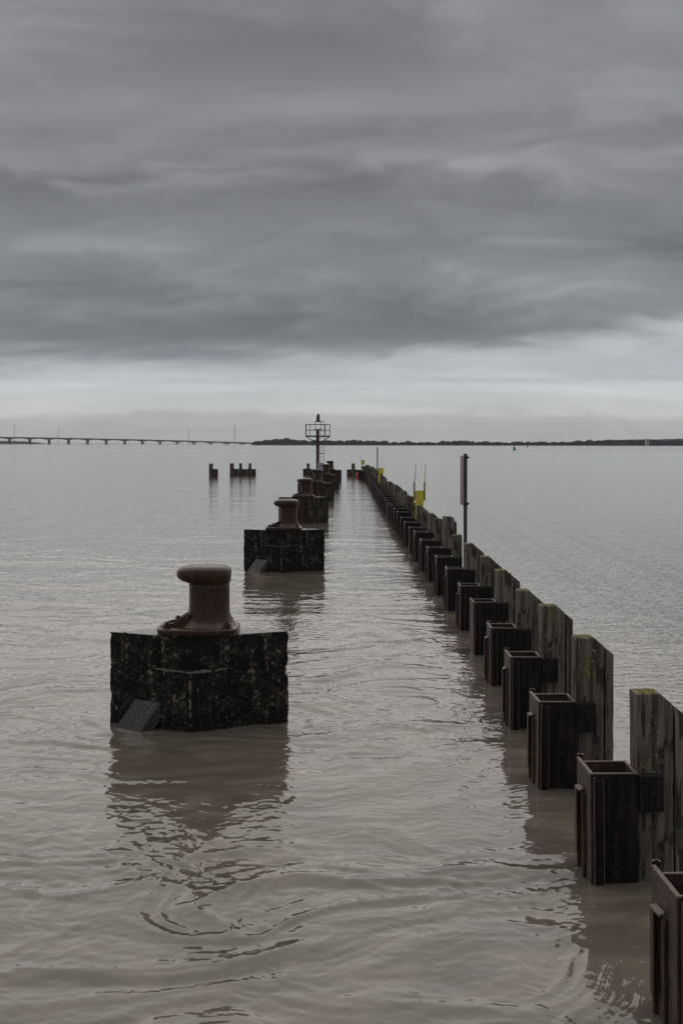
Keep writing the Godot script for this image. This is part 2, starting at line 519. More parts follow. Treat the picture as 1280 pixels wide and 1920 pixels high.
func make_water() -> void:
	var nz := 1130
	var nx := 640
	var z0 := 4.6
	var step := 1.0043
	var f := wave_fields()
	var pos := PackedVector3Array()
	var nor := PackedVector3Array()
	var idx := PackedInt32Array()
	pos.resize(nz * nx)
	nor.resize(nz * nx)
	for i in nz:
		var z := z0 * pow(step, i)
		var dz := z * (step - 1.0)
		var half := 0.47 * z + 1.2
		# waves shorter than the mesh can carry fade out
		var a0 := clampf(1.4 - dz / 1.2, 0.0, 1.0)
		var a1 := clampf(1.4 - dz / 0.28, 0.0, 1.0)
		var a2 := clampf(1.4 - dz / 0.10, 0.0, 1.0)
		var a3 := clampf(1.4 - dz / 0.045, 0.0, 1.0)
		for j in nx:
			var x := lerpf(-half, half, float(j) / (nx - 1))
			var h := 0.0
			var w: float = f[0].get_noise_2d(x, z)
			var w2: float = f[7].get_noise_2d(x, z)
			var wx := x + w * 1.9 + w2 * 0.55
			var wz: float = z + f[0].get_noise_2d(x + 40.0, z * 1.2) * 1.6 + f[7].get_noise_2d(x * 0.8 - 30.0, z) * 0.45
			var calm: float = 0.5 + 0.5 * f[5].get_noise_2d(wx * 0.8, wz * 1.3)
			calm = clampf(calm * 2.4 - 0.75, 0.06, 1.25)
			# the current is broken up behind the blocks and along the piles; beyond the piles it lies smooth
			var row := 2.05 + 0.018 * z
			var lee := 1.0 - 0.68 * smoothstep(row - 0.2, row + 0.9, x)
			var stir := 1.0 + 0.5 * exp(-pow((x + 1.6) / 1.2, 2.0) - pow((z - 10.3) / 1.0, 2.0)) - 0.45 * exp(-pow((x + 1.7) / 1.2, 2.0) - pow((z - 13.0) / 1.1, 2.0)) + 0.8 * exp(-pow((x + 1.4) / 1.0, 2.0) - pow((z - 29.5) / 1.6, 2.0))
			stir += 0.35 * exp(-pow((x - row + 0.55) / 0.5, 2.0))
			var fine := calm * stir * lee
			if a0 > 0.0:
				h += a0 * 0.016 * lee * f[1].get_noise_2d(wx * 0.55, wz * 1.3)
			if a0 > 0.0 and z < 90.0:
				var crest: float = 1.0 - absf(f[6].get_noise_2d(wx * 0.42 + 1.1 * w, wz * 1.15))
				h += a0 * a1 * 0.020 * pow(crest, 9.0) * calm * lee
			if a1 > 0.0:
				h += a1 * 0.020 * (0.4 + 0.6 * calm) * lee * f[2].get_noise_2d(wx * 0.55, wz * 1.35)
			if a2 > 0.0:
				h -= a2 * 0.0145 * fine * absf(f[3].get_noise_2d(wx * 0.55, wz * 1.4))
			if a3 > 0.0:
				h += a3 * 0.0056 * fine * f[4].get_noise_2d(wx * 0.42, wz * 1.4)
			var edge := smoothstep(0.0, 0.05, minf(float(j), float(nx - 1 - j)) / nx)
			pos[i * nx + j] = Vector3(x, h * edge, -z)
	for i in nz:
		for j in nx:
			var du := pos[i * nx + mini(j + 1, nx - 1)] - pos[i * nx + maxi(j - 1, 0)]
			var dv := pos[mini(i + 1, nz - 1) * nx + j] - pos[maxi(i - 1, 0) * nx + j]
			nor[i * nx + j] = du.cross(dv).normalized()
	idx.resize((nz - 1) * (nx - 1) * 6)
	var n := 0
	for i in nz - 1:
		for j in nx - 1:
			var a := i * nx + j
			idx[n] = a
			idx[n + 1] = a + nx
			idx[n + 2] = a + 1
			idx[n + 3] = a + 1
			idx[n + 4] = a + nx
			idx[n + 5] = a + nx + 1
			n += 6
	var arrays := []
	arrays.resize(Mesh.ARRAY_MAX)
	arrays[Mesh.ARRAY_VERTEX] = pos
	arrays[Mesh.ARRAY_NORMAL] = nor
	arrays[Mesh.ARRAY_INDEX] = idx
	var mesh := ArrayMesh.new()
	mesh.add_surface_from_arrays(Mesh.PRIMITIVE_TRIANGLES, arrays)
	whole("water", mesh, M.water, "rippled brown tidal water around the blocks and piles", "water", "", "structure")
	var st := begin()
	quad(st, Vector3(-6000, -0.09, 300), Vector3(6000, -0.09, 300), Vector3(6000, -0.09, -8200), Vector3(-6000, -0.09, -8200), Vector3.UP)
	whole("open_water", st.commit(), M.open_water, "pale open water of the estuary out to the far shore", "water", "", "structure")

# ------------------------------------------------------------------ mooring blocks and bollards
func block_mesh(sd: int) -> Array:
	# plan: a flat diamond, its front corner cut away above a ledge
	var n := noise_of(1.6, 4, FastNoiseLite.TYPE_SIMPLEX_SMOOTH, 100 + sd)
	var low := [Vector2(0, 0.40), Vector2(1.165, -0.13), Vector2(0.08, -0.66), Vector2(-1.06, -0.04)]
	var high := [Vector2(0.43, 0.204), Vector2(1.165, -0.13), Vector2(0.08, -0.66), Vector2(-1.06, -0.04), Vector2(-0.46, 0.209)]
	var ledge := 0.735
	var top := 1.14
	var ring := func(poly: Array, per: float) -> Array:
		var out := []
		for k in poly.size():
			var a: Vector2 = poly[k]
			var b: Vector2 = poly[(k + 1) % poly.size()]
			var m := maxi(2, int(a.distance_to(b) / per))
			for i in m:
				out.append(a.lerp(b, float(i) / m))
		return out
	var st := begin()
	var cap := begin()
	for lift in [[low, -0.9, ledge, true], [high, ledge - 0.02, top, false]]:
		var outline: Array = ring.call(lift[0], 0.055)
		var rows := 26 if lift[3] else 9
		var grid := []
		for i in rows + 1:
			var y: float = lerpf(lift[1], lift[2], float(i) / rows)
			var row := []
			for p: Vector2 in outline:
				var q := Vector3(p.x, y, p.y)
				var corner := 9.0
				for c in lift[0]:
					corner = minf(corner, p.distance_to(c))
				var rough: float = n.get_noise_3dv(q * 2.2)
				var inward: float = 0.006 * n.get_noise_3dv(q * 6.0) + 0.008 * rough
				inward += 0.04 * maxf(0.0, n.get_noise_3dv(q * 3.1 + Vector3(5, 3, 1)) - 0.12) * smoothstep(0.16, 0.0, corner)
				if p.x > 1.0:
					inward += 0.06 * maxf(0.0, n.get_noise_3d(3.0, y * 1.1, sd * 3.0))
				if i == rows:
					inward += 0.014
				var pull := Vector2(p.x - 0.05, p.y + 0.08).normalized() * inward
				var sink := 0.0
				if lift[3]:
					sink = 0.022 * smoothstep(0.20, 0.40, p.y) * smoothstep(0.3, 1.0, float(i) / rows)
				row.append(Vector3(p.x - pull.x, y - sink - (0.008 * maxf(0.0, rough) if i == rows else 0.0), p.y - pull.y))
			grid.append(row)
		var count := outline.size()
		for i in rows:
			for k in count:
				var a: Vector3 = grid[i][k]
				var b: Vector3 = grid[i][(k + 1) % count]
				var c: Vector3 = grid[i + 1][(k + 1) % count]
				var d: Vector3 = grid[i + 1][k]
				quad(st, a, b, c, d, Vector3(a.x - 0.05, 0, a.z + 0.08))
		var mid := Vector3(0.05, lift[2] - 0.004, -0.08)
		for k in count:
			tri(cap, grid[rows][k], grid[rows][(k + 1) % count], mid, Vector3.UP)
	return [st.commit(), cap.commit()]

func slab_mesh() -> ArrayMesh:
	# the sloping slab that leans from the left front face into the water
	var p := [Vector3(-0.70, 0.36, 0.09), Vector3(-0.37, 0.345, 0.225), Vector3(-0.62, -0.03, 0.42), Vector3(-0.96, -0.03, 0.20)]
	var down := Vector3(0.075, -0.10, -0.045)
	var st := begin()
	var far := Vector3(-0.28, -0.38, 0.13)
	p[2] += far * 0.5
	p[3] += far * 0.5
	quad(st, p[0], p[1], p[2], p[3], Vector3(-0.6, 0.6, 0.3))
	quad(st, p[0] + down, p[1] + down, p[2] + down, p[3] + down, -Vector3(-0.6, 0.6, 0.3))
	for k in 4:
		var a: Vector3 = p[k]
		var b: Vector3 = p[(k + 1) % 4]
		quad(st, a, b, b + down, a + down, (a + b) / 2.0 - (p[0] + p[2]) / 2.0)
	return st.commit()

# a ragged strip along an edge: it wraps over the edge and breaks off where the noise is low
func ribbon(a: Vector3, b: Vector3, wide: float, keep: float, sd: int) -> ArrayMesh:
	var n := noise_of(1.0, 3, FastNoiseLite.TYPE_SIMPLEX_SMOOTH, 500 + sd)
	var st := begin()
	var count := int(a.distance_to(b) / 0.012)
	var along := (b - a).normalized()
	var upright := absf(along.y) > 0.8
	var back := Vector3(-1, 0, -0.35) if upright else Vector3(0, 0, -1)
	var down := Vector3(1, 0, -0.35) if upright else Vector3(0, -1, 0)
	for k in count:
		var q := []
		for i in 2:
			var u := float(k + i) / count
			var s := (k + i) * 0.012
			var w := maxf(0.0, n.get_noise_2d(s * 5.0, a.x * 9.0 + a.y) + 0.22 + keep)
			var p := a.lerp(b, u) + Vector3(0, 0.0, 0.012) + (Vector3.ZERO if upright else Vector3(0, 0.004, 0))
			var t := wide * minf(1.0, w * 2.0)
			q.append([p + back * (t * 1.4) - (Vector3(0, 0.002, 0) if not upright else Vector3(0, 0, 0.004)), p, p + down * t * (0.5 + 0.7 * absf(n.get_noise_2d(s * 14.0, 7.0))) - Vector3(0, 0, 0.004)])
		for i in 2:
			quad(st, q[0][i], q[1][i], q[1][i + 1], q[0][i + 1], Vector3(0, 0.6, 1))
	return st.commit()

# crumbled edges where bare concrete and lichen show
func bare_edges(b: Node3D, sd: int) -> void:
	var r := RandomNumberGenerator.new()
	r.seed = 300 + sd
	for e in [[Vector3(-0.46, 0.735, 0.209), Vector3(0.0, 0.712, 0.395), 0.028, 0.1], [Vector3(0.0, 0.712, 0.395), Vector3(0.43, 0.735, 0.204), 0.028, 0.1], [Vector3(-1.05, 1.139, -0.04), Vector3(-0.48, 1.139, 0.20), 0.016, -0.03],
			[Vector3(0.45, 1.139, 0.195), Vector3(1.15, 1.139, -0.13), 0.020, 0.0], [Vector3(0.0, 0.06, 0.393), Vector3(0.0, 0.70, 0.393), 0.02, -0.15]]:
		part(b, "worn_or_lit_edge", ribbon(e[0], e[1], e[2], e[3], sd), M.bare)
	var lines := [[Vector3(0, 0.05, 0.40), Vector3(0, 0.68, 0.40), 12, 0.7], [Vector3(-0.46, 0.728, 0.21), Vector3(0.0, 0.708, 0.405), 14, 0.8], [Vector3(0.0, 0.708, 0.405), Vector3(0.43, 0.728, 0.205), 14, 0.8],
		[Vector3(-1.05, 1.132, -0.04), Vector3(-0.46, 1.132, 0.20), 10, 0.6], [Vector3(0.43, 1.132, 0.20), Vector3(1.15, 1.132, -0.13), 14, 0.7], [Vector3(-0.46, 1.132, 0.21), Vector3(0.43, 1.132, 0.21), 10, 0.5],
		[Vector3(1.15, 0.05, -0.12), Vector3(1.15, 1.05, -0.12), 18, 0.9], [Vector3(0.43, 0.75, 0.21), Vector3(0.43, 1.1, 0.21), 8, 0.5], [Vector3(-0.46, 0.75, 0.21), Vector3(-0.46, 1.1, 0.21), 8, 0.5]]
	for l in lines:
		for k in l[2]:
			if r.randf() < 0.35:
				continue
			var u: float = (k + r.randf()) / float(l[2])
			var p: Vector3 = l[0].lerp(l[1], u)
			p += Vector3(r.randfn(0, 0.008), r.randfn(0, 0.008), 0.004)
			var f := part(b, "bare_patch", pile.flakes[r.randi() % 4], M.bare)
			var size := r.randf_range(0.18, 1.0) * r.randf_range(0.4, 1.0) * 0.030 * float(l[3])
			var along: Vector3 = (l[1] - l[0]).normalized()
			f.position = p
			f.scale = Vector3(size * (1.0 + 1.6 * absf(along.x)), size * (1.0 + 1.4 * absf(along.y)), 0.05)
			f.rotation.y = r.randf_range(-0.5, 0.5)
			f.rotation.z = r.randf_range(-0.3, 0.3)
	for k in 44:
		var left := k % 2 == 0
		var u := r.randf_range(0.06, 0.94)
		var p := (Vector3(-1.06, 0, -0.04).lerp(Vector3(0, 0, 0.40), u) if left else Vector3(0, 0, 0.40).lerp(Vector3(1.165, 0, -0.13), u)) + Vector3(0, r.randf_range(0.06, 1.08), 0)
		if p.z > 0.18 and p.y > 0.68:
			continue
		var f := part(b, "bare_patch", pile.flakes[r.randi() % 4], M.bare)
		var size := 0.006 + 0.020 * pow(r.randf(), 3.0)
		f.position = p + Vector3(-0.3 if left else 0.3, 0, 0.95) * 0.006
		f.rotation.y = -0.393 if left else 0.427
		f.scale = Vector3(size, size * r.randf_range(0.8, 2.2), 0.05)

var parts_of_bollard := {}

func bollard_meshes() -> void:
	var st := begin()
	# flange plate with rounded corners
	loft(st, [[0.0, 0.50, 0.50, 0.40], [0.045, 0.51, 0.51, 0.41], [0.066, 0.505, 0.505, 0.405], [0.075, 0.485, 0.485, 0.385], [0.078, 0.44, 0.44, 0.34]], 48, 4.2)
	parts_of_bollard.flange = smooth(st)
	st = begin()
	loft(st, [[0.07, 0.43, 0.345, 0.365], [0.09, 0.385, 0.325, 0.34], [0.12, 0.335, 0.295, 0.305], [0.17, 0.290, 0.272, 0.277], [0.23, 0.262, 0.258, 0.260], [0.34, 0.252, 0.254, 0.254], [0.45, 0.252, 0.254, 0.254], [0.56, 0.252, 0.254, 0.254], [0.63, 0.262, 0.258, 0.260]], 40, 2.15, Vector3(0.13, 0, 0))
	parts_of_bollard.shaft = smooth(st)
	st = begin()
	loft(st, [[0.60, 0.24, 0.24, 0.24], [0.622, 0.278, 0.266, 0.272], [0.640, 0.335, 0.267, 0.280], [0.658, 0.375, 0.268, 0.290], [0.685, 0.400, 0.272, 0.300], [0.72, 0.411, 0.275, 0.306], [0.755, 0.406, 0.275, 0.304], [0.785, 0.390, 0.268, 0.294], [0.808, 0.360, 0.250, 0.272], [0.822, 0.318, 0.220, 0.240], [0.829, 0.25, 0.17, 0.19], [0.832, 0.12, 0.08, 0.09]], 48, 2.5, Vector3(0.13, 0, 0))
	parts_of_bollard.head = smooth(st)
	st = begin()
	for s in [-1.0, 1.0]:
		pass
	# a web between shaft and flange
	var web := [Vector3(-0.46, 0.074, 0), Vector3(-0.10, 0.074, 0), Vector3(-0.10, 0.25, 0), Vector3(-0.16, 0.22, 0), Vector3(-0.30, 0.125, 0), Vector3(-0.45, 0.092, 0)]
	for k in 4:
		for s in [-0.022, 0.022]:
			var o := Vector3(0, 0, s)
			tri(st, web[1] + o, web[(k + 2) % 6] + o, web[(k + 3) % 6] + o, Vector3(0, 0, s))
	for k in range(2, 5):
		quad(st, web[k] + Vector3(0, 0, -0.022), web[k + 1] + Vector3(0, 0, -0.022), web[k + 1] + Vector3(0, 0, 0.022), web[k] + Vector3(0, 0, 0.022), Vector3(-0.5, 1, 0))
	quad(st, web[5] + Vector3(0, 0, -0.022), web[0] + Vector3(0, 0, -0.022), web[0] + Vector3(0, 0, 0.022), web[5] + Vector3(0, 0, 0.022), Vector3(-1, 0, 0))
	parts_of_bollard.web = st.commit()
	st = begin()
	loft(st, [[0.0, 0.062, 0.062, 0.062], [0.018, 0.062, 0.062, 0.062], [0.020, 0.044, 0.044, 0.044], [0.058, 0.044, 0.044, 0.044], [0.060, 0.026, 0.026, 0.026], [0.080, 0.026, 0.026, 0.026]], 6)
	var b := SurfaceTool.new()
	b.create_from(st.commit(), 0)
	b.deindex()
	b.set_smooth_group(-1)
	parts_of_bollard.bolt = flat_copy(st.commit())

func flat_copy(m: ArrayMesh) -> ArrayMesh:
	var v: PackedVector3Array = m.surface_get_arrays(0)[Mesh.ARRAY_VERTEX]
	var st := begin()
	for k in range(0, v.size(), 3):
		var face := -(v[k + 1] - v[k]).cross(v[k + 2] - v[k])
		if face.length() < 1e-12:
			continue
		for i in 3:
			st.set_normal(face.normalized())
			st.add_vertex(v[k + i])
	return st.commit()

func mooring(at: Vector3, turn: float, sd: int, which: String, detail: bool) -> void:
	var b := thing("mooring_block", which + " black weed-stained concrete mooring block", "concrete block", at, turn, "mooring blocks in a line out to the beacon")
	b.set_meta("label", "black stained concrete mooring block standing in the water, " + which)
	var m := block_mesh(sd)
	part(b, "body", m[0], M.concrete if sd < 2 else M.muddy_concrete)
	part(b, "top_face", m[1], M.wet_concrete)
	part(b, "sloping_slab", slab_mesh(), M.wet_concrete)
	if detail:
		bare_edges(b, sd)
	var g := thing("mooring_bollard", "rusty iron bollard with overhanging lip, on the block " + which, "bollard", at + Vector3(0.035, 1.137, -0.16).rotated(Vector3.UP, turn), turn, "iron bollards on the mooring blocks")
	part(g, "flange", parts_of_bollard.flange, M.iron)
	part(g, "shaft", parts_of_bollard.shaft, M.iron)
	part(g, "head", parts_of_bollard.head, M.iron)
	for s in [-0.17, 0.17]:
		var w := part(g, "web", parts_of_bollard.web, M.iron)
		w.position = Vector3(0, 0, s)
	for s in [Vector2(-0.30, -0.28), Vector2(-0.36, 0.27), Vector2(0.36, -0.29), Vector2(0.38, 0.28)]:
		var bolt := part(g, "bolt", parts_of_bollard.bolt, M.iron)
		bolt.position = Vector3(s.x, 0.074, s.y)
		bolt.rotation.y = s.x * 5.0

# ------------------------------------------------------------------ piles
var pile := {}

func pile_meshes() -> void:
	var still := func(p: Vector3) -> Vector3: return p
	var h := 0.86
	var n := noise_of(2.0, 3, FastNoiseLite.TYPE_SIMPLEX_SMOOTH, 61)
	pile.front = box_mesh(Vector3(-0.02, -0.7, -0.075), Vector3(0.335, h, -0.055), 0.004)
	pile.back = box_mesh(Vector3(-0.02, -0.7, -0.435), Vector3(0.335, h + 0.005, -0.415), 0.004)
	pile.right = box_mesh(Vector3(0.318, -0.7, -0.414), Vector3(0.338, h + 0.002, -0.076), 0.004)
	# left sheet, bowed a little, with the hooked lock at its far edge
	var st := begin()
	cbox(st, Vector3(-0.047, -0.7, -0.56), Vector3(-0.022, h + 0.004, -0.045), 0.005)
	pile.side = st.commit()
	st = begin()
	for k in 9:
		var a := -0.4 + 4.6 * k / 9.0
		var b := -0.4 + 4.6 * (k + 1) / 9.0
		var p := Vector3(-0.012 + 0.028 * cos(a + PI), 0, -0.585 - 0.028 * sin(a))
		var q := Vector3(-0.012 + 0.028 * cos(b + PI), 0, -0.585 - 0.028 * sin(b))
		var c := Vector3(-0.012, 0, -0.585)
		var pi_ := c + (p - c) * 0.55
		var qi := c + (q - c) * 0.55
		var up := Vector3(0, h + 0.03, 0)
		var dn := Vector3(0, -0.7, 0)
		quad(st, p + up, q + up, qi + up, pi_ + up, Vector3.UP)
		quad(st, p + up, q + up, q + dn, p + dn, p - c)
		quad(st, pi_ + up, qi + up, qi + dn, pi_ + dn, c - p)
	pile.lock = st.commit()
	# the T-shaped lock strip at the near corner
	st = begin()
	cbox(st, Vector3(-0.030, -0.7, -0.052), Vector3(0.000, h - 0.012, 0.0), 0.004)
	cbox(st, Vector3(0.001, -0.7, -0.010), Vector3(0.052, h - 0.030, 0.004), 0.004)
	cbox(st, Vector3(0.040, -0.7, -0.034), Vector3(0.052, h - 0.032, -0.0105), 0.003)
	pile.strip = st.commit()
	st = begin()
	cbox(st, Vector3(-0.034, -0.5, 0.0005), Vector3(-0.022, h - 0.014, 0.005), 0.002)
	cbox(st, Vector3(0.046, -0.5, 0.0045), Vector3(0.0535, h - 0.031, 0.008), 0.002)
	pile.edge_glint = st.commit()  # thin pale bars that draw the light caught on the strip edges
	# rub channel welded on the left face
	st = begin()
	cbox(st, Vector3(-0.075, -0.3, -0.25), Vector3(-0.050, 0.66, -0.225), 0.005)
	cbox(st, Vector3(-0.075, -0.3, -0.46), Vector3(-0.050, 0.66, -0.435), 0.005)
	cbox(st, Vector3(-0.090, 0.12, -0.46), Vector3(-0.0755, 0.66, -0.39), 0.005)
	pile.channel = st.commit()
	st = begin()
	cbox(st, Vector3(-0.024, -0.010, -0.11), Vector3(0.024, 0.010, 0.11), 0.006, Transform3D(Basis(Vector3(0, 0, 1), 0.35) * Basis(Vector3(1, 0, 0), -0.12), Vector3(-0.073, 0.675, -0.343)))
	pile.cap = st.commit()
	# bracket between steel and timber
	pile.bracket = box_mesh(Vector3(0.340, 0.555, -0.149), Vector3(0.545, 0.845, -0.06), 0.006)
	st = begin()
	loft(st, [[0.0, 0.034, 0.034, 0.034], [0.012, 0.034, 0.034, 0.034], [0.014, 0.022, 0.022, 0.022], [0.034, 0.018, 0.018, 0.018]], 8)
	pile.bolt = flat_copy(st.commit())
	# the grown rim along the top of the box
	st = begin()
	cbox(st, Vector3(-0.050, h - 0.004, -0.57), Vector3(-0.018, h + 0.012, -0.04), 0.005)
	cbox(st, Vector3(-0.017, h - 0.004, -0.080), Vector3(0.342, h + 0.009, -0.052), 0.005)
	cbox(st, Vector3(-0.017, h - 0.003, -0.440), Vector3(0.342, h + 0.012, -0.412), 0.005)
	cbox(st, Vector3(0.314, h - 0.004, -0.411), Vector3(0.341, h + 0.011, -0.081), 0.005)
	pile.rim = st.commit()
	# timbers: 0 and 1 sawn off aslant, 2 tall with a rounded shoulder, 3 short and narrow
	pile.timbers = []
	for v in 4:
		var H: float = [1.47, 1.43, 1.63, 1.40][v]
		var wide: float = [0.295, 0.30, 0.29, 0.215][v]
		var flat: float = [0.195, 0.17, 0.20, 0.3][v]
		var warp := func(p: Vector3) -> Vector3:
			var t := smoothstep(0.3, 1.0, p.y / H)
			var down := 0.0
			if v < 2:
				down = maxf(0.0, p.x - flat) * 0.90
			elif v == 2:
				down = pow(maxf(0.0, p.x - flat) / 0.1, 2.0) * 0.07
			p.y -= down * t
			p.x += 0.006 * n.get_noise_2d(p.y * 2.0, v * 9.0) + 0.002 * n.get_noise_2d(p.y * 9.0, p.z * 30.0)
			p.z += 0.004 * n.get_noise_2d(p.x * 40.0 + v * 7.0, p.y * 0.8)
			return p
		var main := rbox(Vector3(0.0, -0.6, -0.235), Vector3(wide, H, 0.0), 0.014, Vector3i(9, 16, 4), warp)
		var top := H - maxf(0.0, wide - flat) * 0.90
		var board: ArrayMesh = null
		if v < 3:
			var warp_b := func(p: Vector3) -> Vector3:
				p.y -= maxf(0.0, p.x - wide - 0.016) * 0.90 * smoothstep(0.3, 1.0, p.y / H)
				p.x += 0.005 * n.get_noise_2d(p.y * 2.3, v * 5.0 + 3.0)
				p.z += 0.004 * n.get_noise_2d(p.x * 50.0 + v * 3.0, p.y * 0.9)
				return p
			board = rbox(Vector3(wide + 0.016, -0.6, -0.225), Vector3(wide + (0.10 if v < 2 else 0.06), top - 0.012 if v < 2 else H - 0.12, -0.008), 0.010, Vector3i(3, 12, 3), warp_b)
		# cushion of moss on the flat of the top
		var moss := begin()
		var cols := 12
		var rows := 9
		var w := minf(wide, flat + 0.02)
		var grid := []
		for i in rows + 1:
			var row := []
			for j in cols + 1:
				var x := lerpf(0.004, w - 0.004, float(j) / cols)
				var z := lerpf(-0.231, -0.004, float(i) / rows)
				var border := minf(minf(j, cols - j) / 2.0, minf(i, rows - i) / 2.0)
				var y := H - 0.012 + 0.022 * clampf(border, 0.0, 1.0) * (0.45 + 0.9 * absf(n.get_noise_2d(x * 30.0 + v, z * 30.0)))
				if i == rows:
					y -= 0.016 + 0.05 * maxf(0.0, n.get_noise_2d(x * 22.0, v * 11.0))
					z += 0.006
				row.append(Vector3(x, y, z))
			grid.append(row)
		for i in rows:
			for j in cols:
				quad(moss, grid[i][j], grid[i][j + 1], grid[i + 1][j + 1], grid[i + 1][j], Vector3(0, 1, 0.2))
		pile.timbers.append([main, board, moss.commit()])
	# flakes of lichen: thin ragged discs
	pile.flakes = []
	var r := RandomNumberGenerator.new()
	r.seed = 8
	for v in 4:
		st = begin()
		var ring := []
		for k in 11:
			var a := TAU * k / 11.0
			var d := r.randf_range(0.55, 1.0)
			ring.append(Vector3(cos(a) * d, sin(a) * d * 1.3, 0.0))
		for k in 11:
			var a: Vector3 = ring[k]
			var b: Vector3 = ring[(k + 1) % 11]
			var lift := Vector3(0, 0, 0.12)
			tri(st, lift, a * 0.8 + lift, b * 0.8 + lift, Vector3(0, 0, 1))
			quad(st, a, b, b * 0.8 + lift, a * 0.8 + lift, Vector3(a.x, a.y, 0.4))
		pile.flakes.append(st.commit())

func ordinal(n: int) -> String:
	return ["no", "first", "second", "third", "fourth", "fifth", "sixth", "seventh", "eighth", "ninth", "tenth", "eleventh", "twelfth", "thirteenth", "fourteenth", "fifteenth", "sixteenth"][n]

func pile_at(k: int) -> Vector3:
	var knots := [[0, 0.572], [1, 0.583], [2, 0.584], [3, 0.607], [4, 0.628], [5, 0.642], [6, 0.648], [8, 0.642], [10, 0.634], [15, 0.622], [20, 0.616], [28, 0.625], [35, 0.642], [39, 0.640], [42, 0.565], [44, 0.49]]
	var x := 0.6
	for i in knots.size() - 1:
		if k >= knots[i][0] and k <= knots[i + 1][0]:
			x = lerpf(knots[i][1], knots[i + 1][1], float(k - knots[i][0]) / (knots[i + 1][0] - knots[i][0]))
	var z := EYE * F * (0.00121 + 0.00033 * (k - 1))
	return Vector3(x * EYE, 0, -z)

func make_piles() -> void:
	var r := RandomNumberGenerator.new()
	r.seed = 19
	for k in 45:
		var label := ""
		if k <= 7:
			label = "black steel box pile with timber post, %s from the red signpost, away from the beacon" % ordinal(8 - k)
		elif k <= 13:
			label = "black steel box pile with timber post, %s from the red signpost towards the beacon" % ordinal(k - 7)
		elif k <= 26:
			label = "black steel box pile with timber post, %s past the tall yellow ladder towards the beacon" % ordinal(k - 13)
		else:
			label = "small dark steel and timber pile, %s past the thin black pole towards the beacon" % ordinal(maxi(0, k - 28)) if k > 28 else ["dark steel pile with timber post just past the short yellow ladder, before the thin pole", "dark steel pile with timber post under the short yellow ladder"][28 - mini(k, 28)]
		var p := pile_at(k)
		var t := thing("jetty_pile", label, "pile", p, r.randf_range(-0.02, 0.02), "steel and timber piles of the curved row")
		t.rotation.x = r.randf_range(-0.012, 0.012)
		t.rotation.z = r.randf_range(-0.014, 0.014)
		t.position.y = 0.0 if k < 2 else r.randf_range(-0.035, 0.03)
		part(t, "front_wall", pile.front, M.steel)
		part(t, "back_wall", pile.back, M.rust)
		part(t, "side_wall", pile.right, M.rust)
		part(t, "side_sheet", pile.side, M.rust)
		var strip := part(t, "lock_strip", pile.strip, M.steel)
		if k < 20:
			part(strip, "worn_or_lit_edge", pile.edge_glint, M.rim)  # edge highlight painted as pale bars on the black strip
		part(t, "rim", pile.rim, M.rim)
		if k < 30 and k % 7 != 5:
			part(t, "hooked_lock", pile.lock, M.rust)
			var ch := part(t, "rub_channel", pile.channel, M.rust)
			part(ch, "channel_cap", pile.cap, M.rim)
		var br := part(t, "bracket", pile.bracket, M.steel)
		if k < 16:
			var bolt := part(br, "bolt", pile.bolt, M.steel)
			bolt.position = Vector3(0.455, 0.69, -0.061)
			bolt.rotation.x = PI / 2.0
		if k == 15:
			# two bare rusty sheets stand here in place of a timber
			var s := part(t, "bare_sheet", box_mesh(Vector3(0.36, -0.6, -0.20), Vector3(0.47, 1.50, -0.15), 0.006), M.rust)
			part(t, "bare_sheet", box_mesh(Vector3(0.475, -0.6, -0.21), Vector3(0.60, 1.47, -0.155), 0.006), M.rust)
			continue
		var v := 0 if k < 4 else 1
		if k == 8: v = 3
		if k == 9 or k == 17: v = 2
		if k > 13 and k != 17: v = r.randi() % 2
		var tm: Array = pile.timbers[v]
		var wood: Material = M["timber_%d" % (r.randi() % 3 if k > 3 else [0, 0, 1, 0][k])]
		var post := part(t, "timber_post", tm[0], wood)
		post.position = Vector3(0.352, [0.02, 0.012, 0.03, 0.015][k] if k < 4 else (r.randf_range(-0.05, 0.03) if k < 16 else r.randf_range(-0.17, 0.10)), -0.15)
		var moss := part(post, "moss", tm[2], M.moss)
		if k in [7, 9, 14, 16, 20]:
			moss.material_override = wood
		if tm[1]:
			var b := part(t, "timber_board", tm[1], M["timber_%d" % ((k + 1) % 3)])
			b.position = post.position
		if k < 8 and k > 0:
			var many := 15 if k < 4 else 8
			for i in many:
				var bright := r.randf() < 0.72
				var f := part(post, "lichen", pile.flakes[r.randi() % 4], M.lichen if bright else M.lichen_yellow)
				var size := r.randf_range(0.004, 0.0115) * (1.5 if not bright else 1.0)
				f.position = Vector3(r.randfn(0.12, 0.055), 1.38 - 0.55 * pow(r.randf(), 1.5), 0.004)
				if k == 2 and i < 6:
					f.material_override = M.lichen_yellow
					f.position = Vector3(0.128 + r.randf_range(-0.02, 0.02), 1.32 - 0.045 * i, 0.004)
					size = 0.020
				f.scale = Vector3(size, size * r.randf_range(0.8, 1.8), 0.02)
				f.rotation.z = r.randf() * 0.8

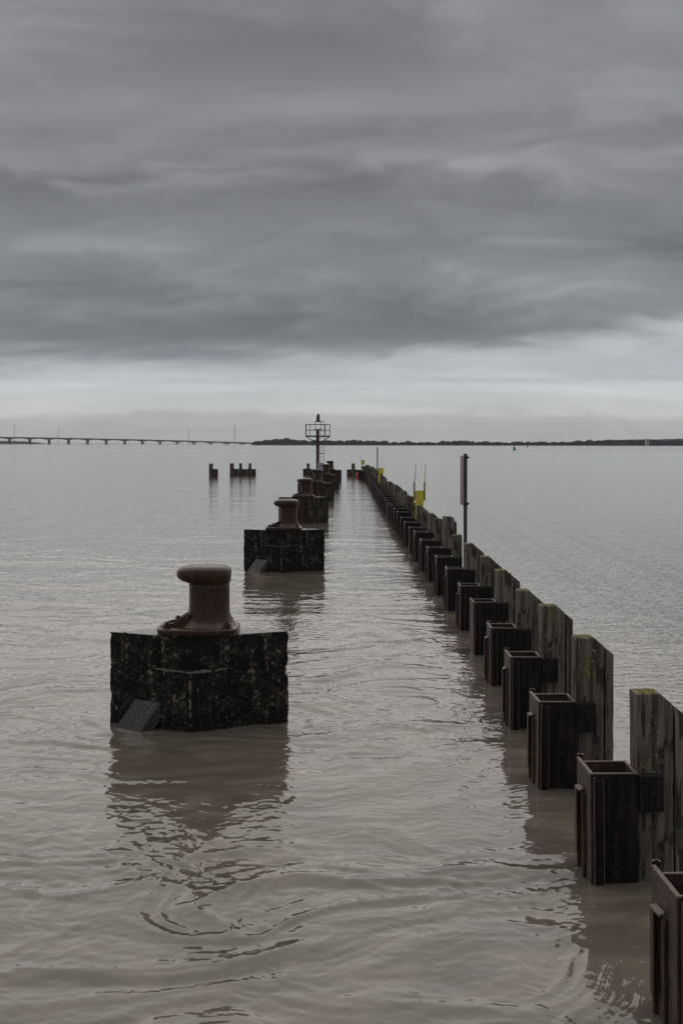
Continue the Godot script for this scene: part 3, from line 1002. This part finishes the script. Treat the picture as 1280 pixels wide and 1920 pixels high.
# ------------------------------------------------------------------ things on the pile row
func sign_post() -> void:
	var p := pile_at(7) + Vector3(0.60, 0, -1.0)
	var z := 25.6
	p = Vector3((872.0 - 640.0) / F * z, 0, -z)
	var t := thing("sign_post", "grey steel pole with a tall red sign board seen edge-on, among the piles", "signpost", p)
	var top := EYE - (855.0 - horizon(872.0)) * z / F
	var low := EYE - (1066.0 - horizon(872.0)) * z / F
	part(t, "pole", bar_mesh(Vector3(0, low - 1.6, 0), Vector3(0, top + 0.02, 0), 0.041, 14), M.pole_grey)
	part(t, "pole_cap", bar_mesh(Vector3(0, top + 0.021, 0), Vector3(0, top + 0.05, 0), 0.044, 14), M.black)
	var board := part(t, "sign_board", box_mesh(Vector3(-0.075, top - 1.07, -0.36), Vector3(-0.068, top, 0.36), 0.002), M.sign_red)
	board.rotation.y = 0.0
	var edge := part(board, "board_edge", box_mesh(Vector3(-0.0672, top - 1.07, -0.365), Vector3(-0.061, top, 0.365), 0.001), M.galvanised)
	for y in [top - 0.03, top - 1.04]:
		var c := begin()
		cbox(c, Vector3(-0.058, y - 0.03, -0.062), Vector3(0.062, y + 0.03, 0.062), 0.008)
		cbox(c, Vector3(0.063, y - 0.008, -0.008), Vector3(0.10, y + 0.008, 0.008), 0.002)
		part(t, "clamp", c.commit(), M.black)

func yellow_ladder(px0: float, px1: float, z: float, top: float, low: float, stile: float, rods: float, leg: float, label: String) -> void:
	var w := (px1 - px0) / F * z
	var t := thing("access_ladder", label, "ladder", Vector3(((px0 + px1) / 2.0 - 640.0) / F * z, 0, -z), 0.0, "yellow ladders on the pile row")
	part(t, "back_plate", box_mesh(Vector3(-w / 2, low, -0.02), Vector3(w / 2, top, 0.0), 0.004), M.yellow)
	part(t, "leg_plate", box_mesh(Vector3(-w / 2 + 0.01, leg, -0.021), Vector3(-w / 2 + 0.01 + w * 0.52 * (1.0 if leg < 0.9 else 0.5), low - 0.002, -0.004), 0.004), M.yellow)
	for s in [-1.0, 1.0]:
		if stile > 0.0:
			part(t, "stile", box_mesh(Vector3(s * (w / 2 + 0.032) - 0.03, top - 0.36, -0.05), Vector3(s * (w / 2 + 0.032) + 0.03, stile, 0.02), 0.006), M.yellow_dull)
		if rods > 0.0 and (s < 0.0 or stile > 0.0):
			var st := begin()
			var foot := Vector3(s * (w / 2 + 0.035), maxf(stile, top - 0.1), -0.015)
			bar(st, foot, foot + Vector3(0.045 if s < 0 else 0.02, 0.22, 0), 0.013, 6)
			bar(st, foot + Vector3(0.045 if s < 0 else 0.02, 0.22, 0), Vector3(foot.x + 0.055 if s < 0 else foot.x + 0.03, rods, -0.015), 0.013, 6)
			part(t, "grab_rod", st.commit(), M.yellow_dull)

func end_wall(called: String, label: String, px: Array, posts: Array, bottom: float, panel_top: float, post_top: float) -> Node3D:
	# px: left and right edge of the sheet panel; posts: left and right edges of each post
	var c := on_water((px[0] + px[1]) / 2.0, bottom)
	var z := -c.z
	var t := thing(called, label, "sheet pile wall", c, 0.0, "remains of the end wall by the beacon")
	var s := F / z
	var hy := horizon(px[0])
	var mid: float = (px[0] + px[1]) / 2.0
	var top := EYE - (panel_top - hy) / s
	var n := maxi(1, int((px[1] - px[0]) / 8.0))
	for k in n:
		var a: float = (lerpf(px[0], px[1], float(k) / n) - mid) / s
		var b: float = (lerpf(px[0], px[1], float(k + 1) / n) - mid) / s
		var back := 0.0 if k % 2 == 0 else -0.10
		part(t, "sheet", box_mesh(Vector3(a, -0.8, -0.16 + back), Vector3(b - 0.012, top - 0.015 * (k % 3), back), 0.012), M.rust)
	for p in posts:
		part(t, "post", rbox(Vector3((p[0] - mid) / s, -0.8, -0.34), Vector3((p[1] - mid) / s, EYE - (post_top - hy) / s, 0.03), 0.03, Vector3i(2, 4, 2), func(q: Vector3) -> Vector3: return q), M.timber_1)
	return t

func beacon() -> void:
	var z := 129.0
	var s := F / z
	var base := Vector3((596.2 - 640.0) / s, 0, -z)
	var t := thing("beacon_tower", "navigation beacon tower with railed platform and ladder beyond the last bollard", "beacon", base)
	var X := func(px: float) -> float: return (px - 596.2) / s
	var Y := func(py: float) -> float: return EYE - (py - 832.24) / s
	part(t, "mast", box_mesh(Vector3(-0.135, 0.3, -0.135), Vector3(0.135, Y.call(806.0), 0.135), 0.01), M.red_paint)
	part(t, "cable_duct", box_mesh(Vector3(-0.215, 0.5, -0.06), Vector3(-0.138, Y.call(805.0), 0.06), 0.01), M.galvanised)
	var x0: float = X.call(573.0)
	var x1: float = X.call(618.6)
	var d := 0.95
	var y0: float = Y.call(819.3)
	var y1: float = Y.call(816.7)
	for q in [-d, d]:
		part(t, "platform_beam", box_mesh(Vector3(x0, y0, q - 0.05), Vector3(x1, y1, q + 0.05), 0.01), M.red_paint)
	for q in [x0, x1 - 0.1]:
		part(t, "platform_beam", box_mesh(Vector3(q, y0, -d + 0.052), Vector3(q + 0.1, y1 - 0.002, d - 0.052), 0.01), M.red_paint)
	part(t, "platform_deck", box_mesh(Vector3(x0 + 0.11, y1 - 0.06, -d + 0.06), Vector3(x1 - 0.11, y1 - 0.02, d - 0.06), 0.005), M.dark_metal)
	var top: float = Y.call(796.1)
	var midrail: float = Y.call(806.6)
	for q in [-d, d]:
		for y in [top, midrail]:
			part(t, "rail", bar_mesh(Vector3(x0 + 0.03, y, q), Vector3(x1 - 0.03, y, q), 0.032, 6), M.dark_metal)
		for x in [x0 + 0.03, x1 - 0.03]:
			part(t, "rail_post", bar_mesh(Vector3(x, y1, q), Vector3(x, top, q), 0.034, 6), M.dark_metal)
	for x in [x0 + 0.03, x1 - 0.03]:
		for y in [top, midrail]:
			part(t, "rail", bar_mesh(Vector3(x, y, -d), Vector3(x, y, d), 0.03, 6), M.dark_metal)
	part(t, "rail_post", bar_mesh(Vector3(X.call(581.2), y1, d), Vector3(X.call(581.2), top, d), 0.032, 6), M.dark_metal)
	part(t, "gate_post", box_mesh(Vector3(X.call(609.0), y1, d - 0.05), Vector3(X.call(610.7), top, d + 0.05), 0.01), M.red_paint)
	for x in [x0 + 0.12, x1 - 0.12]:
		for q in [-d + 0.1, d - 0.1]:
			part(t, "brace", bar_mesh(Vector3(x, y0, q), Vector3(signf(x) * 0.14, Y.call(831.3), signf(q) * 0.10), 0.042, 6), M.dark_metal)
	# ladder
	var l0: float = X.call(600.75)
	var l1: float = X.call(607.7)
	var lad := part(t, "ladder_stile", bar_mesh(Vector3(l0, Y.call(870.0), 0.30), Vector3(l0, Y.call(789.6), 0.30), 0.028, 6), M.galvanised)
	part(t, "ladder_stile", bar_mesh(Vector3(l1, Y.call(870.0), 0.30), Vector3(l1, Y.call(789.6), 0.30), 0.028, 6), M.galvanised)
	var yy: float = Y.call(868.0)
	while yy < top + 0.3:
		part(t, "rung", bar_mesh(Vector3(l0, yy, 0.30), Vector3(l1, yy, 0.30), 0.016, 6), M.galvanised)
		yy += 0.345
	part(t, "ladder_top", bar_mesh(Vector3(l0, Y.call(789.6), 0.30), Vector3(l1 + 0.06, Y.call(789.6), 0.30), 0.026, 6), M.dark_metal)
	part(t, "ladder_bracket", box_mesh(Vector3(0.137, Y.call(850.6), 0.06), Vector3(l1, Y.call(849.3), 0.34), 0.005), M.dark_metal)
	part(t, "mast_collar", box_mesh(Vector3(-0.22, Y.call(832.5), -0.17), Vector3(0.17, Y.call(830.6), 0.17), 0.01), M.galvanised)
	# lantern stand
	for x in [X.call(591.1), X.call(600.8)]:
		for q in [-0.25, 0.25]:
			part(t, "stand_leg", bar_mesh(Vector3(x, Y.call(805.2), q), Vector3(x, Y.call(790.5), q), 0.034, 6), M.dark_metal)
	part(t, "stand_foot", box_mesh(Vector3(X.call(588.8), Y.call(805.6), -0.3), Vector3(X.call(602.5), Y.call(804.4), 0.3), 0.005), M.dark_metal)
	part(t, "stand_table", box_mesh(Vector3(X.call(590.6), Y.call(791.3), -0.30), Vector3(X.call(601.3), Y.call(789.4), 0.30), 0.005), M.dark_metal)
	var st := begin()
	loft(st, [[Y.call(789.4), 0.16, 0.16, 0.16], [Y.call(781.5), 0.15, 0.15, 0.15]], 16)
	part(t, "lantern", smooth(st), M.lens)
	for a in 4:
		var c := Vector3(cos(a * TAU / 4 + 0.785), 0, sin(a * TAU / 4 + 0.785)) * 0.24
		part(t, "lantern_guard", bar_mesh(c + Vector3(0, Y.call(789.4), 0), c + Vector3(0, Y.call(781.0), 0), 0.02, 6), M.galvanised)
	part(t, "lantern_roof", box_mesh(Vector3(-0.26, Y.call(781.5), -0.26), Vector3(0.26, Y.call(780.7), 0.26), 0.01), M.galvanised)
	part(t, "lantern_cap", box_mesh(Vector3(-0.12, Y.call(780.7) + 0.003, -0.12), Vector3(0.16, Y.call(776.4), 0.12), 0.01), M.dark_metal)
	# equipment cabinet at the foot
	var cab := part(t, "cabinet", box_mesh(Vector3(X.call(595.2), Y.call(884.0), 0.36), Vector3(X.call(606.4), Y.call(867.3), 0.86), 0.02), M.cabinet)
	part(cab, "cabinet_door", box_mesh(Vector3(X.call(596.4), Y.call(882.5), 0.861), Vector3(X.call(605.2), Y.call(869.0), 0.875), 0.004), M.cabinet)

# ------------------------------------------------------------------ far things
func bridge() -> void:
	var xs := [-19.0, 18.7, 56.5, 92.6, 129.0, 164.5, 199.5, 234.0, 267.3, 300.2, 332.3, 363.8, 394.9, 425.0, 454.0, 482.0]
	var t := thing("road_bridge", "long low grey road bridge on many piers across the estuary", "bridge", Vector3(0, 0, -5400))
	var deck := func(x: float) -> float: return 819.6 + x * 0.014 + pow(maxf(0.0, x) / 480.0, 2.0) * 4.1
	var tops := []
	for i in xs.size():
		var z := 5000.0 + (i - 1) * 62.0
		tops.append(at_depth(xs[i], deck.call(xs[i]), z) + Vector3(0, 0, 5400))
	for i in xs.size() - 1:
		var a: Vector3 = tops[i]
		var b: Vector3 = tops[i + 1]
		var across := (b - a).cross(Vector3.UP).normalized() * 14.0
		var st := begin()
		var n := 10
		for k in n:
			var u := float(k) / n
			var v := float(k + 1) / n
			var du := Vector3(0, -4.4 - 4.2 * pow(absf(2.0 * u - 1.0), 2.2), 0)
			var dv := Vector3(0, -4.4 - 4.2 * pow(absf(2.0 * v - 1.0), 2.2), 0)
			var p := a.lerp(b, u)
			var q := a.lerp(b, v)
			for s in [-1.0, 1.0]:
				quad(st, p + across * s, q + across * s, q + across * s + dv, p + across * s + du, across * s)
			quad(st, p + across, q + across, q - across, p - across, Vector3.UP)
			quad(st, p + across + du, q + across + dv, q - across + dv, p - across + du, Vector3.DOWN)
		part(t, "span", st.commit(), M.bridge_concrete)
		part(t, "parapet", box_between(a + across, b + across, 1.4, 0.4), M.bridge_concrete)
	for i in xs.size():
		var p: Vector3 = tops[i]
		var leg := p.y - 8.0
		var pier := Node3D.new()
		pier.name = "pier"
		t.add_child(pier, true)
		pier.position = Vector3(p.x, 0, p.z)
		for s in [-1.0, 1.0]:
			part(pier, "column", box_mesh(Vector3(s * 3.6 - 2.4, -2, -4.0 + s * 2.0), Vector3(s * 3.6 + 2.4, leg, 4.0 + s * 2.0), 0.5), M.bridge_concrete)
		part(pier, "footing", box_mesh(Vector3(-8, -2, -8), Vector3(8, 1.6, 8), 0.4), M.bridge_concrete)

func box_between(a: Vector3, b: Vector3, h: float, w: float) -> ArrayMesh:
	var st := begin()
	var d := (b - a).cross(Vector3.UP).normalized() * w
	var u := Vector3(0, h, 0)
	quad(st, a + d, b + d, b + d + u, a + d + u, d)
	quad(st, a - d, b - d, b - d + u, a - d + u, -d)
	quad(st, a + d + u, b + d + u, b - d + u, a - d + u, Vector3.UP)
	return st.commit()

func lattice_mast(px: float, top: float, bottom: float, z: float, arms: int, label: String) -> void:
	var base := at_depth(px, bottom, z)
	base.y = 0.0
	var h := at_depth(px, top, z).y
	var t := thing("lattice_mast", label, "mast", base, 0.3, "tall masts behind the bridge")
	var w := 2.6
	for c in [Vector2(-1, -1), Vector2(1, -1), Vector2(1, 1), Vector2(-1, 1)]:
		part(t, "leg", bar_mesh(Vector3(c.x * w, 0, c.y * w), Vector3(c.x * 0.5, h, c.y * 0.5), 0.32, 4), M.bridge_concrete)
	var n := 12
	for k in n:
		var u := float(k) / n
		var v := float(k + 1) / n
		var st := begin()
		for s in [-1.0, 1.0]:
			bar(st, Vector3(-lerpf(w, 0.5, u), h * u, s * lerpf(w, 0.5, u)), Vector3(lerpf(w, 0.5, v), h * v, s * lerpf(w, 0.5, v)), 0.16, 4)
			bar(st, Vector3(s * lerpf(w, 0.5, u), h * u, lerpf(w, 0.5, u)), Vector3(s * lerpf(w, 0.5, v), h * v, -lerpf(w, 0.5, v)), 0.16, 4)
		part(t, "bracing", st.commit(), M.bridge_concrete)
	for k in arms:
		part(t, "cross_arm", bar_mesh(Vector3(-5.0, h * (0.96 - 0.09 * k), 0), Vector3(5.0, h * (0.96 - 0.09 * k), 0), 0.3, 4), M.bridge_concrete)

func land(called: String, label: String, line: Array, z: float, deep: float, m: Material) -> void:
	# a ridge whose crest follows the skyline heights, falling to the water before and behind
	var n := noise_of(0.02, 4, FastNoiseLite.TYPE_SIMPLEX_SMOOTH, int(z) % 97)
	var st := begin()
	var rows := [[0.0, 0.0], [0.01, 0.45], [0.03, 0.7], [0.12, 0.86], [0.3, 1.0], [0.6, 0.9], [1.0, 0.0]]
	var cols := []
	var x: float = line[0][0]
	var i := 0
	while x <= line[line.size() - 1][0]:
		while i < line.size() - 2 and x > line[i + 1][0]:
			i += 1
		var y := lerpf(line[i][1], line[i + 1][1], (x - line[i][0]) / (line[i + 1][0] - line[i][0]))
		var p := at_depth(x, y, z)
		var col := []
		for r in rows:
			var rough: float = 1.0 + 0.16 * n.get_noise_2d(p.x * 1.4, r[0] * 300.0)
			col.append(Vector3(p.x * (1.0 + r[0] * deep / z * 0.3), maxf(p.y, 0.6) * r[1] * rough * (0.8 if z < 3000.0 else 1.0) - (1.0 if r[1] == 0.0 else 0.0), -z - r[0] * deep))
		cols.append(col)
		x += 1.2
	for a in cols.size() - 1:
		for b in rows.size() - 1:
			quad(st, cols[a][b], cols[a + 1][b], cols[a + 1][b + 1], cols[a][b + 1], Vector3(0, 1, 0.3))
	whole(called, st.commit(), m, label, "shore", "", "structure")

func far_wood(line: Array, z: float, count: int, size: float, label: String) -> void:
	# crowns along the skyline of a far wood that reads as one mass
	var st := begin()
	var r := RandomNumberGenerator.new()
	r.seed = int(z)
	for k in 40:
		var a := r.randf() * TAU
		var u := r.randf_range(-0.4, 1.0)
		var d := Vector3(cos(a) * sqrt(1.0 - u * u), u, sin(a) * sqrt(1.0 - u * u))
		var c := d * r.randf_range(0.65, 1.0)
		var e := d.cross(Vector3(r.randf(), r.randf(), 1)).normalized() * 0.34
		var f := d.cross(e) + d * r.randf_range(-0.2, 0.2)
		quad(st, c - e - f * 0.3, c + e - f * 0.3, c + e + f * 0.3, c - e + f * 0.3, d)
	var mesh := st.commit()
	var mm := MultiMesh.new()
	mm.transform_format = MultiMesh.TRANSFORM_3D
	mm.mesh = mesh
	mm.instance_count = count
	var n := noise_of(0.05, 2, FastNoiseLite.TYPE_SIMPLEX_SMOOTH, 3)
	for k in count:
		var x := r.randf_range(line[0][0], line[line.size() - 1][0])
		var i := 0
		while i < line.size() - 2 and x > line[i + 1][0]:
			i += 1
		var y := lerpf(line[i][1], line[i + 1][1], (x - line[i][0]) / (line[i + 1][0] - line[i][0]))
		var p := at_depth(x, y, z)
		var lift := r.randf()
		var h := size * (0.55 + 0.5 * r.randf() + 1.1 * maxf(-0.35, n.get_noise_1d(x * 1.6)))
		p = Vector3(p.x * (1.0 + lift * 0.02), maxf(p.y, 1.0) * (0.35 + 0.6 * lift), -z - 10.0 - lift * 60.0)
		mm.set_instance_transform(k, Transform3D(Basis(Vector3.UP, r.randf() * TAU).scaled(Vector3(h * 1.3, h, h * 1.3)), p))
	var o := MultiMeshInstance3D.new()
	o.name = numbered("far_wood")
	o.multimesh = mm
	o.material_override = M.far_wood
	add_child(o)
	describe(o, label, "wood", "", "stuff")

func buoy(called: String, px: float, bottom: float, m: Material, conical: bool, label: String) -> void:
	var p := on_water(px, bottom)
	var t := thing(called, label, "buoy", p)
	var st := begin()
	loft(st, [[-0.4, 1.0, 1.0, 1.0], [0.0, 1.12, 1.12, 1.12], [0.45, 1.12, 1.12, 1.12], [0.55, 0.95, 0.95, 0.95]], 16)
	part(t, "float_body", smooth(st), m)
	st = begin()
	if conical:
		loft(st, [[0.52, 0.80, 0.80, 0.80], [1.6, 0.5, 0.5, 0.5], [2.5, 0.16, 0.16, 0.16], [2.6, 0.05, 0.05, 0.05]], 14)
	else:
		loft(st, [[0.52, 0.42, 0.42, 0.42], [1.7, 0.38, 0.38, 0.38], [1.75, 0.75, 0.75, 0.75], [2.9, 0.75, 0.75, 0.75]], 14)
	part(t, "tower", smooth(st), m)
	part(t, "light", bar_mesh(Vector3(0, 2.55, 0), Vector3(0, 3.1, 0), 0.11, 8), M.dark_metal)

# ------------------------------------------------------------------ the scene
func _ready() -> void:
	rng.seed = 1
	noise.seed = 3
	var cam := Camera3D.new()
	cam.name = "camera"
	add_child(cam)
	cam.position = Vector3(0, EYE, 0)
	cam.rotation.z = ROLL
	cam.near = 0.1
	cam.far = 40000.0
	cam.projection = Camera3D.PROJECTION_FRUSTUM
	cam.size = 1920.0 / F * cam.near
	cam.frustum_offset = Vector2(0, -(960.0 - 832.3) / F * cam.near)
	cam.current = true
	var env := Environment.new()
	env.background_mode = Environment.BG_SKY
	var sky := Sky.new()
	var pano := PanoramaSkyMaterial.new()
	pano.panorama = ImageTexture.create_from_image(sky_image())
	sky.sky_material = pano
	env.sky = sky
	env.background_energy_multiplier = 1.0
	env.tonemap_mode = Environment.TONE_MAPPER_LINEAR
	env.tonemap_exposure = 1.0
	env.fog_enabled = true
	env.fog_density = 0.00005
	env.fog_light_color = Color(0.79, 0.83, 0.89)
	env.sdfgi_enabled = true
	env.ssao_enabled = true
	env.ssil_enabled = true
	var we := WorldEnvironment.new()
	we.name = "environment"
	we.environment = env
	add_child(we)
	var sun := DirectionalLight3D.new()
	sun.name = "sun"
	sun.light_energy = 0.46
	sun.light_color = Color(1.0, 0.97, 0.93)
	sun.light_angular_distance = 108.0
	sun.shadow_enabled = true
	add_child(sun)
	sun.look_at_from_position(Vector3(-0.6, 7.4, -4.1), Vector3.ZERO)

	make_materials()
	make_water()

	# far shore and bridge
	var shore := [[473, 831.5], [480, 828.5], [495, 826.5], [520, 825.0], [528, 824.0], [540, 824.4], [552, 826], [575, 828], [600, 829], [618, 827], [640, 828], [655, 827.5], [680, 828.5], [705, 827.5], [720, 829.8], [745, 831], [772, 830], [790, 832], [820, 831.4], [845, 828.6], [862, 829], [880, 829.6], [900, 830], [925, 831.8], [945, 832], [955, 832.6], [970, 831.8], [990, 831.4], [1050, 831.2], [1080, 830.6], [1085, 828.4], [1110, 828], [1140, 827.4], [1150, 827], [1200, 827], [1280, 827], [1420, 827]]
	land("shore", "dark wooded far shore along the horizon", shore, 2900.0, 500.0, M.far_wood)
	far_wood(shore, 2895.0, 3200, 4.6, "bare dark wood along the far shore")
	land("hill", "paler hill behind the right end of the far shore", [[1040, 831.8], [1090, 830], [1130, 827.5], [1165, 824.4], [1200, 824.6], [1235, 823.4], [1250, 823.8], [1280, 822.8], [1340, 822], [1500, 825]], 4200.0, 800.0, M.far_wood)
	land("hill", "low hill behind the left end of the bridge", [[-120, 826], [-40, 826.5], [10, 826.8], [30, 827], [45, 828.4], [58, 829.8], [64, 832]], 6200.0, 500.0, M.far_wood)
	bridge()
	lattice_mast(27.5, 795.0, 831.0, 6000.0, 3, "tall lattice mast with cross arms rising behind the bridge, beside the low hill")
	lattice_mast(109.5, 801.5, 831.0, 6600.0, 1, "thin lattice mast behind the bridge with one cross arm")
	lattice_mast(354.0, 803.5, 831.0, 6600.0, 0, "thin plain lattice mast behind the bridge")
	lattice_mast(440.0, 797.0, 831.0, 6000.0, 3, "tall lattice mast near the land end of the bridge")
	var blk := thing("tower_block", "pale tower block on the wooded hill", "building", at_depth(1212.5, 831.0, 2860.0) * Vector3(1, 0, 1))
	var h: float = at_depth(1212.5, 822.8, 2860.0).y
	part(blk, "wall", box_mesh(Vector3(-3.8, 0, -5), Vector3(3.8, h, 5), 0.2), M.far_white)
	for k in 5:
		part(blk, "window", box_mesh(Vector3(-3.0, h - 2.2 - 2.6 * k, 4.9), Vector3(3.0, h - 1.0 - 2.6 * k, 5.05), 0.02), M.far_window)
	buoy("channel_buoy", 963.5, 843.6, M.buoy_green, true, "green conical channel buoy on the open water")
	buoy("channel_buoy", 988.0, 838.6, M.buoy_dark_red, false, "small dark red can buoy below the far shore")

	# mooring blocks: front corner of each on the water
	bollard_meshes()
	pile_meshes()
	var spots := [[358.0, 1372.0], [528.0, 1073.5], [566.5, 981.5], [590.5, 941.0], [607.5, 918.5], [616.5, 904.5]]
	var words := ["sixth and last counting from the beacon", "fifth counting from the beacon", "fourth counting from the beacon", "third counting from the beacon", "second counting from the beacon", "nearest to the beacon"]
	for k in 6:
		var p := on_water(spots[k][0], spots[k][1])
		mooring(p + Vector3(0, 0, -0.40), 0.0 if k < 2 else 0.02 * k, k, words[k], k < 3)

	make_piles()
	sign_post()
	yellow_ladder(778.0, 794.0, 42.3, 1.82, 1.26, 2.12, 2.78, 0.78, "tall yellow access ladder with two bent grab rods")
	yellow_ladder(708.8, 719.0, 75.4, 1.97, 1.58, 0.0, 0.0, 1.02, "short yellow ladder plate beside the thin black pole")
	yellow_ladder(676.8, 683.4, 116.0, 1.92, 1.45, 0.0, 2.28, 0.98, "yellow ladder plate with one rod at the end of the pile row")
	var z := 79.0
	var pole := thing("marker_pole", "thin black pole rising from the far part of the pile row", "pole", Vector3((707.3 - 640.0) / F * z, 0, -z))
	part(pole, "shaft", bar_mesh(Vector3(0, -0.5, 0), Vector3(0, at_depth(707.3, 839.5, z).y, 0), 0.038, 8), M.black)
	part(pole, "cap", bar_mesh(Vector3(0, at_depth(707.3, 839.5, z).y, 0), Vector3(0, at_depth(707.3, 838.8, z).y, 0), 0.05, 8), M.black)

	end_wall("sheet_pile_wall", "short stub of rusty sheet wall with one tall post, standing alone", [399.2, 409.0], [[392.0, 399.0]], 895.0, 879.3, 869.2)
	end_wall("sheet_pile_wall", "rusty sheet wall with three posts standing clear of the row", [438.2, 480.0], [[431.0, 438.0], [448.5, 453.6], [466.2, 471.2]], 892.4, 879.0, 868.6)
	end_wall("sheet_pile_wall", "rusty sheet wall at the foot of the beacon", [568.0, 606.0], [[575.0, 580.3]], 891.0, 878.6, 868.8)
	end_wall("sheet_pile_wall", "rusty sheet wall with one post beside the red float", [650.0, 672.0], [[659.0, 665.4]], 893.4, 880.2, 868.8)
	beacon()
	var fl := on_water(669.5, 896.2)
	var st := begin()
	loft(st, [[-0.25, 0.10, 0.10, 0.10], [-0.15, 0.15, 0.15, 0.15], [0.0, 0.165, 0.165, 0.165], [0.36, 0.165, 0.165, 0.165], [0.48, 0.14, 0.14, 0.14], [0.55, 0.08, 0.08, 0.08], [0.57, 0.03, 0.03, 0.03]], 16)
	var float_ := thing("mooring_float", "bright red float bobbing at the far end of the pile row", "float", fl)
	part(float_, "float_body", smooth(st), M.buoy_red)
	part(float_, "eye", bar_mesh(Vector3(0, 0.56, 0), Vector3(0, 0.64, 0), 0.025, 6), M.black)
